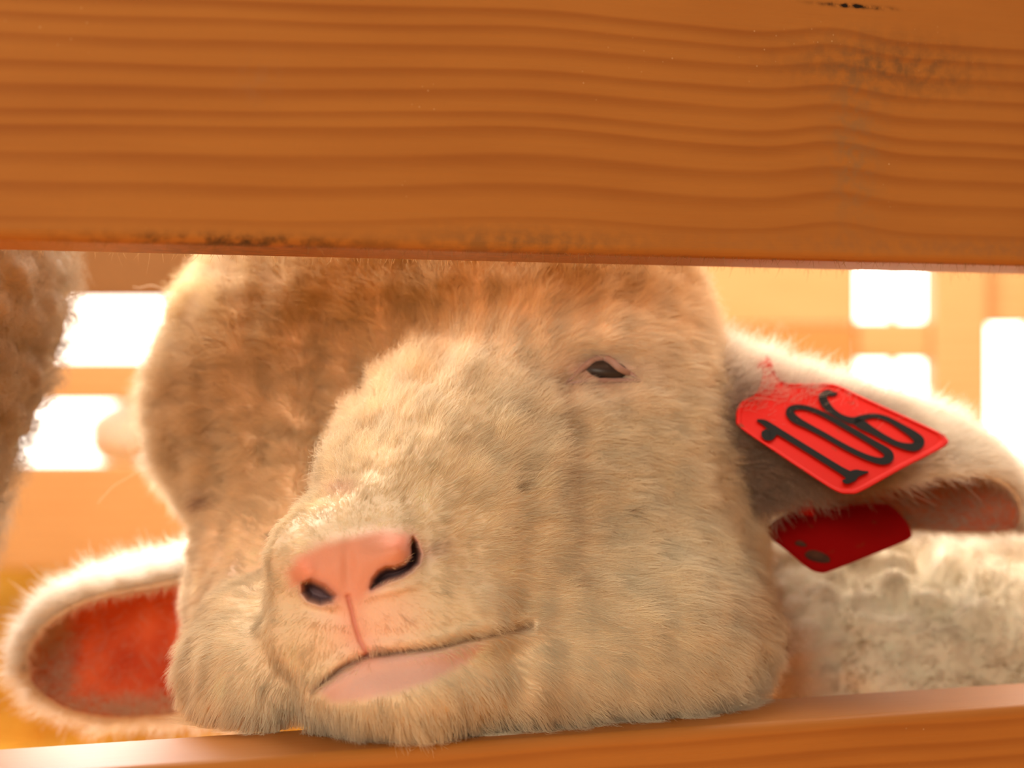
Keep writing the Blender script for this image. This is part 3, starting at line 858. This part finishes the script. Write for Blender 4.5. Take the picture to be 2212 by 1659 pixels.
# ------------------------------------------------------------------ eye
def eye():
    ed = depth_at(*EYE_C)
    m, nt, p = principled('eye_dark', (0.030, 0.020, 0.017), 0.45, Specular_IOR_Level=0.3)
    c = W(1298, 803, ed + .0076)
    import bmesh
    bm = bmesh.new(); bmesh.ops.create_uvsphere(bm, u_segments=48, v_segments=32, radius=.0095)
    me = bpy.data.meshes.new('eye'); bm.to_mesh(me); bm.free(); me.materials.append(m)
    me.polygons.foreach_set('use_smooth', np.ones(len(me.polygons), bool))
    o = bpy.data.objects.new('eye', me); o.location = c; o.scale = (1.0, 1.0, .46); o.rotation_euler = (0, math.radians(6), 0); COL.objects.link(o); o.parent = lamb; o['label'] = 'dark half-closed eye'
    ml, nt, p = principled('eyelid_skin', (0.32, 0.19, 0.155), 0.6)
    p.inputs['Subsurface Weight'].default_value = .2; p.inputs['Subsurface Scale'].default_value = .002
    def lid(name, ptsr, dz):
        q = spline(ptsr, 8)
        ctr = c
        path = []
        for x, y, r, dd in q:
            # lids lie over the ball, flush with the skin at both corners
            w = W(x, y, ed)
            rr = .0103
            dx = (w[0] - ctr[0]); dzv = (w[2] - ctr[2]) / .46; h = rr * rr - dx * dx - dzv * dzv
            yb = ctr[1] - math.sqrt(max(h, (.0045) ** 2))
            path.append(W(x, y, min(yb + dd * .5, depth_at(x, y) + .0002)))
        V, F = tube(path, q[:, 2] * .72, 14)
        return mesh_obj(name, V, F, ml, lamb)
    lid('upper_eyelid', [(1220, 830, .0004, .0016), (1240, 814, .0009, .0012), (1262, 793, .0014, .0008), (1288, 775, .0017, .0007), (1314, 777, .0017, .0007), (1340, 797, .0015, .0010), (1366, 810, .0010, .0016), (1384, 822, .0005, .0022)], 0)
    lid('lower_eyelid', [(1220, 832, .0004, .0016), (1242, 828, .0009, .0013), (1268, 825, .0012, .0010), (1300, 823, .0013, .0010), (1330, 822, .0012, .0012), (1358, 822, .0010, .0016), (1384, 824, .0005, .0022)], 0)
eye()

# ------------------------------------------------------------------ ear tag
def plate(outline, pA, pB, pD, thick, rim=True):
    """Flat plate: the outline's photo positions carried on to the plane through A, B, D."""
    n = nrm(np.cross(pB - pA, pD - pA)); n = n if n[1] < 0 else -n
    def on(x, y, h=0.0):
        r = W(x, y, 1.0) - np.array([0, 0, CAMZ]); o = np.array([0, 0, CAMZ])
        t = ((pA + n * h - o) @ n) / (r @ n); return o + r * t
    pts = spline(outline, 4, True)
    cx, cy = pts.mean(0)
    rings = []
    k = len(pts)
    def ring(shrink, h): return [on(cx + (x - cx) * shrink, cy + (y - cy) * shrink, h) for x, y in pts]
    rings = [ring(.985, -thick), ring(1.0, -thick * .75), ring(1.0, -thick * .25), ring(.985, 0.0003), ring(.955, 0.0003), ring(.93, -.0001)] if rim else [ring(1, -thick), ring(1, 0)]
    V = np.array([p for r in rings for p in r]); F = [tuple(f) for f in grid_faces(len(rings), k, True)]
    F.append(tuple(range(k))[::-1]); F.append(tuple(range((len(rings) - 1) * k, len(rings) * k)))
    return V, F, on, n

def red_plastic(name, col):
    m, nt, p = principled(name, col, 0.6, Specular_IOR_Level=0.04)
    p.inputs['Subsurface Weight'].default_value = .12; p.inputs['Subsurface Radius'].default_value = (1, .1, .05); p.inputs['Subsurface Scale'].default_value = .002
    tc = nt.nodes.new('ShaderNodeTexCoord'); n = nt.nodes.new('ShaderNodeTexNoise'); n.inputs['Scale'].default_value = 190; n.inputs['Detail'].default_value = 3
    nt.links.new(tc.outputs['Object'], n.inputs['Vector'])
    r = nt.nodes.new('ShaderNodeMapRange'); r.inputs['From Min'].default_value = .66; r.inputs['From Max'].default_value = .74; nt.links.new(n.outputs['Fac'], r.inputs['Value'])
    mx = nt.nodes.new('ShaderNodeMix'); mx.data_type = 'RGBA'; mx.inputs['A'].default_value = (*col, 1); mx.inputs['B'].default_value = (.22, .03, .01, 1)
    nt.links.new(r.outputs[0], mx.inputs['Factor']); nt.links.new(mx.outputs['Result'], p.inputs['Base Color'])
    return m
def ear_tag():
    root = empty('ear_tag', tuple(W(1655, 790, .63)))
    tag(root, 'red plastic ear tag numbered 106 clipped through the lamb ear', 'ear tag')
    bpy.context.view_layer.update()
    inv = root.matrix_world.inverted()
    red = red_plastic('red_plastic', (0.52, 0.008, 0.003)); red_shaded = red_plastic('shaded_red_plastic', (0.30, 0.004, 0.004))  # rear panel's red darkened to paint in the shade under the ear
    black, _, _ = principled('black_print', (0.010, 0.009, 0.008), 0.6, Specular_IOR_Level=0.02)
    out = [(1693, 826), (1740, 829), (1786, 828), (1815, 834), (1861, 856), (1945, 894), (2026, 932), (2043, 944), (2042, 964), (1950, 1012), (1862, 1061), (1835, 1067), (1807, 1062),
           (1753, 1029), (1672, 975), (1598, 924), (1590, 905), (1592, 885), (1604, 866), (1632, 850), (1645, 815), (1656, 766), (1668, 800)]
    A = W(1600, 925, .632); Bp = W(1830, 1067, .618); Dp = W(1815, 832, .664)
    V, F, on, n = plate(out, A, Bp, Dp, .0018)
    o = mesh_obj('front_panel', V, F, red, root); o.matrix_parent_inverse = inv
    for f in o.data.polygons: f.use_smooth = False
    def c(x, y): return (x / 3.317 + 1560, y / 3.317 + 760)
    strokes = {'digit_one': [[(250, 488, 12), (300, 505, 40), (360, 545, 52), (440, 592, 46), (600, 690, 44), (760, 790, 46), (860, 852, 50), (925, 892, 66)],
                             [(300, 560, 40), (318, 590, 78), (345, 600, 66), (380, 575, 40)],
                             [(862, 922, 12), (893, 925, 44), (925, 895, 80), (960, 872, 60), (1000, 866, 34), (1048, 858, 6)]],
               'digit_zero': [[(484, 430, 58), (520, 398, 40), (600, 400, 34), (720, 445, 36), (900, 545, 40), (1080, 650, 44), (1180, 715, 58), (1192, 758, 72), (1140, 782, 50), (1030, 752, 40), (880, 680, 38), (740, 600, 38), (610, 530, 42), (520, 480, 56)]],
               'digit_six': [[(828, 296, 6), (795, 300, 34), (752, 292, 44), (722, 325, 60), (742, 375, 60), (790, 425, 46), (860, 470, 42), (940, 492, 50), (1010, 470, 40), (1090, 457, 32), (1180, 478, 34), (1290, 540, 44), (1380, 600, 60),
                              (1412, 645, 76), (1370, 682, 60), (1270, 665, 42), (1170, 618, 42), (1080, 566, 50), (1000, 520, 66), (950, 495, 50)]]}
    for name, parts in strokes.items():
        VV = []; FF = []; off = 0
        for si, st in enumerate(parts):
            closed = name == 'digit_zero'
            q = spline(st, 8, closed)
            if closed: q = np.vstack([q, q[:1]])
            d = np.gradient(q[:, :2], axis=0); nn_ = np.stack([-d[:, 1], d[:, 0]], 1); nn_ /= np.maximum(np.linalg.norm(nn_, axis=1, keepdims=True), 1e-6)
            l = q[:, :2] + nn_ * q[:, 2:3] / 2; r = q[:, :2] - nn_ * q[:, 2:3] / 2
            k = len(q)
            h = .00045 + si * .00006; q[:, 2] *= 1.22
            rows = [[on(*c(*p), -.0004) for p in l], [on(*c(*p), h) for p in l], [on(*c(*p), h) for p in r], [on(*c(*p), -.0004) for p in r]]
            V = np.array([p for row in rows for p in row])
            VV.append(V)
            for a in range(3):
                for i in range(k - 1): FF.append((off + a * k + i, off + a * k + i + 1, off + (a + 1) * k + i + 1, off + (a + 1) * k + i))
            off += len(V)
        g = mesh_obj(name, np.vstack(VV), FF, black, o, smooth=False); g.matrix_parent_inverse = o.matrix_world.inverted()
        g['label'] = 'raised black ' + name.replace('_', ' ')
    # rear panel inside the ear
    out2 = [(1655, 1148), (1700, 1110), (1800, 1095), (1890, 1086), (1925, 1092), (1955, 1122), (1968, 1145), (1967, 1162), (1940, 1176), (1860, 1208), (1792, 1234), (1770, 1237), (1745, 1227), (1700, 1190)]
    A = W(1655, 1150, .668); Bp = W(1775, 1237, .656); Dp = W(1900, 1080, .692)
    V, F, on2, n2 = plate(out2, A, Bp, Dp, .0020)
    o2 = mesh_obj('rear_panel', V, F, red_shaded, root); o2.matrix_parent_inverse = inv
    for f in o2.data.polygons: f.use_smooth = False
    o2['label'] = 'red panel under the ear, darkened for the shade there'
    for (x, y, a, b) in ((1766, 1202, 27, 12), (1730, 1174, 12, 6)):
        th = np.linspace(0, 2 * math.pi, 20, endpoint=False)
        pt = np.array([on2(x + a * math.cos(u) + 3 * math.sin(2 * u), y + b * math.sin(u) + a * .25 * math.cos(u), .0003) for u in th])
        pt2 = np.array([on2(x + a * math.cos(u), y + b * math.sin(u), -.001) for u in th])
        md, _, _ = principled('dirt', (0.06, 0.015, 0.004), 0.9)
        g = mesh_obj('dirt_spot', np.vstack([pt2, pt]), [tuple(f) for f in grid_faces(2, 20, True)] + [tuple(range(20, 40))], md, o2); g.matrix_parent_inverse = o2.matrix_world.inverted()
    # stud that joins the two panels through the ear
    for p0, d in ((on(1652, 800, 0), np.array([.002, .030, -.004])), (on2(1740, 1112, 0), np.array([.000, .024, .012]))):
        V, F = tube([p0, p0 + d * .3, p0 + d * .7, p0 + d], [.003, .003, .0022, .0022], 14)
        st = mesh_obj('stud', V, F, red, root); st.matrix_parent_inverse = inv
ear_tag()

# ------------------------------------------------------------------ the sheep beside it, seen as an edge of curly fleece
def sheep_mesh(name, parts, centre, n, k, fl, label, legs=()):
    V, F, N, fn = star_mesh(multi_sdf(parts, k), centre, (0.1, -1, 0), n, math.radians(174), .7, .7, 60)
    vis = np.where((N * nrm(V - np.array([0, 0, CAMZ]))).sum(1) < .35, 1.0, .05) * fl.get('mask', lambda v: np.ones(len(v)))(V) + .01
    V, N, hair = fleece(V, F, N, fn, fl['amp'], fl['wl'], fl['seed'], fl['count'], fl['len'], fl['c'], fl['alt'], vis, fl['thick'])
    vs = [V]; fs = [F]; off = len(V)
    for path, r in legs:
        v, f = tube(spline(path, 6), np.interp(np.linspace(0, 1, (len(path) - 1) * 6 + 1), np.linspace(0, 1, len(r)), r), 16)
        f = np.array([q for q in f if len(q) == 4]); vs.append(v); fs.append(f + off); off += len(v)
    Vt = np.vstack(vs)
    o = mesh_obj(name, Vt, np.vstack(fs), M_SKIN, colors=np.tile(fl['skin'], (len(Vt), 1)))
    tag(o, *label)
    hair_obj('fleece', *hair, M_FUR, o)
    return o
sp = [
    (W(-300, 690, .66), np.array([.046, .060, .060])),
    (W(-335, 560, .68), np.array([.066, .075, .060])),
    (W(-420, 950, .68), np.array([.055, .065, .065])),
    (W(-470, 1250, .70), np.array([.056, .070, .070])),
    (np.array([-.37, .78, CAMZ - .06]), np.array([.13, .12, .11])),
    (np.array([-.50, .90, CAMZ - .08]), np.array([.15, .14, .12])),
]
zf = 0.0
legs = [([(-.26, .72, CAMZ - .10), (-.27, .71, CAMZ - .2), (-.27, .70, .012)], [.035, .02, .013]),
        ([(-.34, .80, CAMZ - .10), (-.36, .80, CAMZ - .2), (-.36, .80, .012)], [.035, .02, .013]),
        ([(-.52, .88, CAMZ - .12), (-.55, .90, CAMZ - .2), (-.54, .90, .012)], [.04, .022, .013]),
        ([(-.56, .98, CAMZ - .12), (-.60, 1.0, CAMZ - .2), (-.59, 1.0, .012)], [.04, .022, .013])]
sheep_mesh('sheep', sp, np.array([-.29, .76, CAMZ - .03]), 320, .035,
           dict(skin=[.30, .22, .14], amp=.0040, wl=.0095, seed=61, count=90000, len=.0105, c=np.array([.44, .34, .24]), alt=np.array([.27, .20, .13]), thick=.06, mask=lambda v: (v[:, 1] < .85) * 1.0),  # fleece and skin darkened to paint in the shade around this sheep
           ('brown-shaded curly fleece of a sheep cut off by the left edge', 'sheep'), legs)

# a pale lamb further back, its head through the boards
P2 = 2.03 / FPX
def xz(px, py, y=2.03): return np.array([(px - 1106) * y / FPX, y, CAMZ + (829.5 - py) * y / FPX])
sp2 = [
    (xz(420, 860), np.array([.058, .06, .055])),
    (xz(265, 940), np.array([.030, .045, .028])),
    (xz(560, 900, 2.15), np.array([.08, .08, .08])),
    (xz(720, 1000, 2.30), np.array([.12, .16, .11])),
]
legs2 = [([(-.26, 2.22, CAMZ - .08), (-.26, 2.22, .15), (-.26, 2.2, .012)], [.035, .02, .014]),
         ([(-.16, 2.40, CAMZ - .1), (-.16, 2.40, .15), (-.16, 2.4, .012)], [.035, .02, .014])]
sheep_mesh('lamb', sp2, xz(520, 900, 2.12), 140, .03,
           dict(skin=[.90, .84, .78], amp=.003, wl=.012, seed=71, count=14000, len=.009, c=np.array([.93, .89, .84]), alt=np.array([.90, .84, .78]), thick=.12),
           ('pale blurred lamb standing beyond the back fence boards', 'lamb'), legs2)
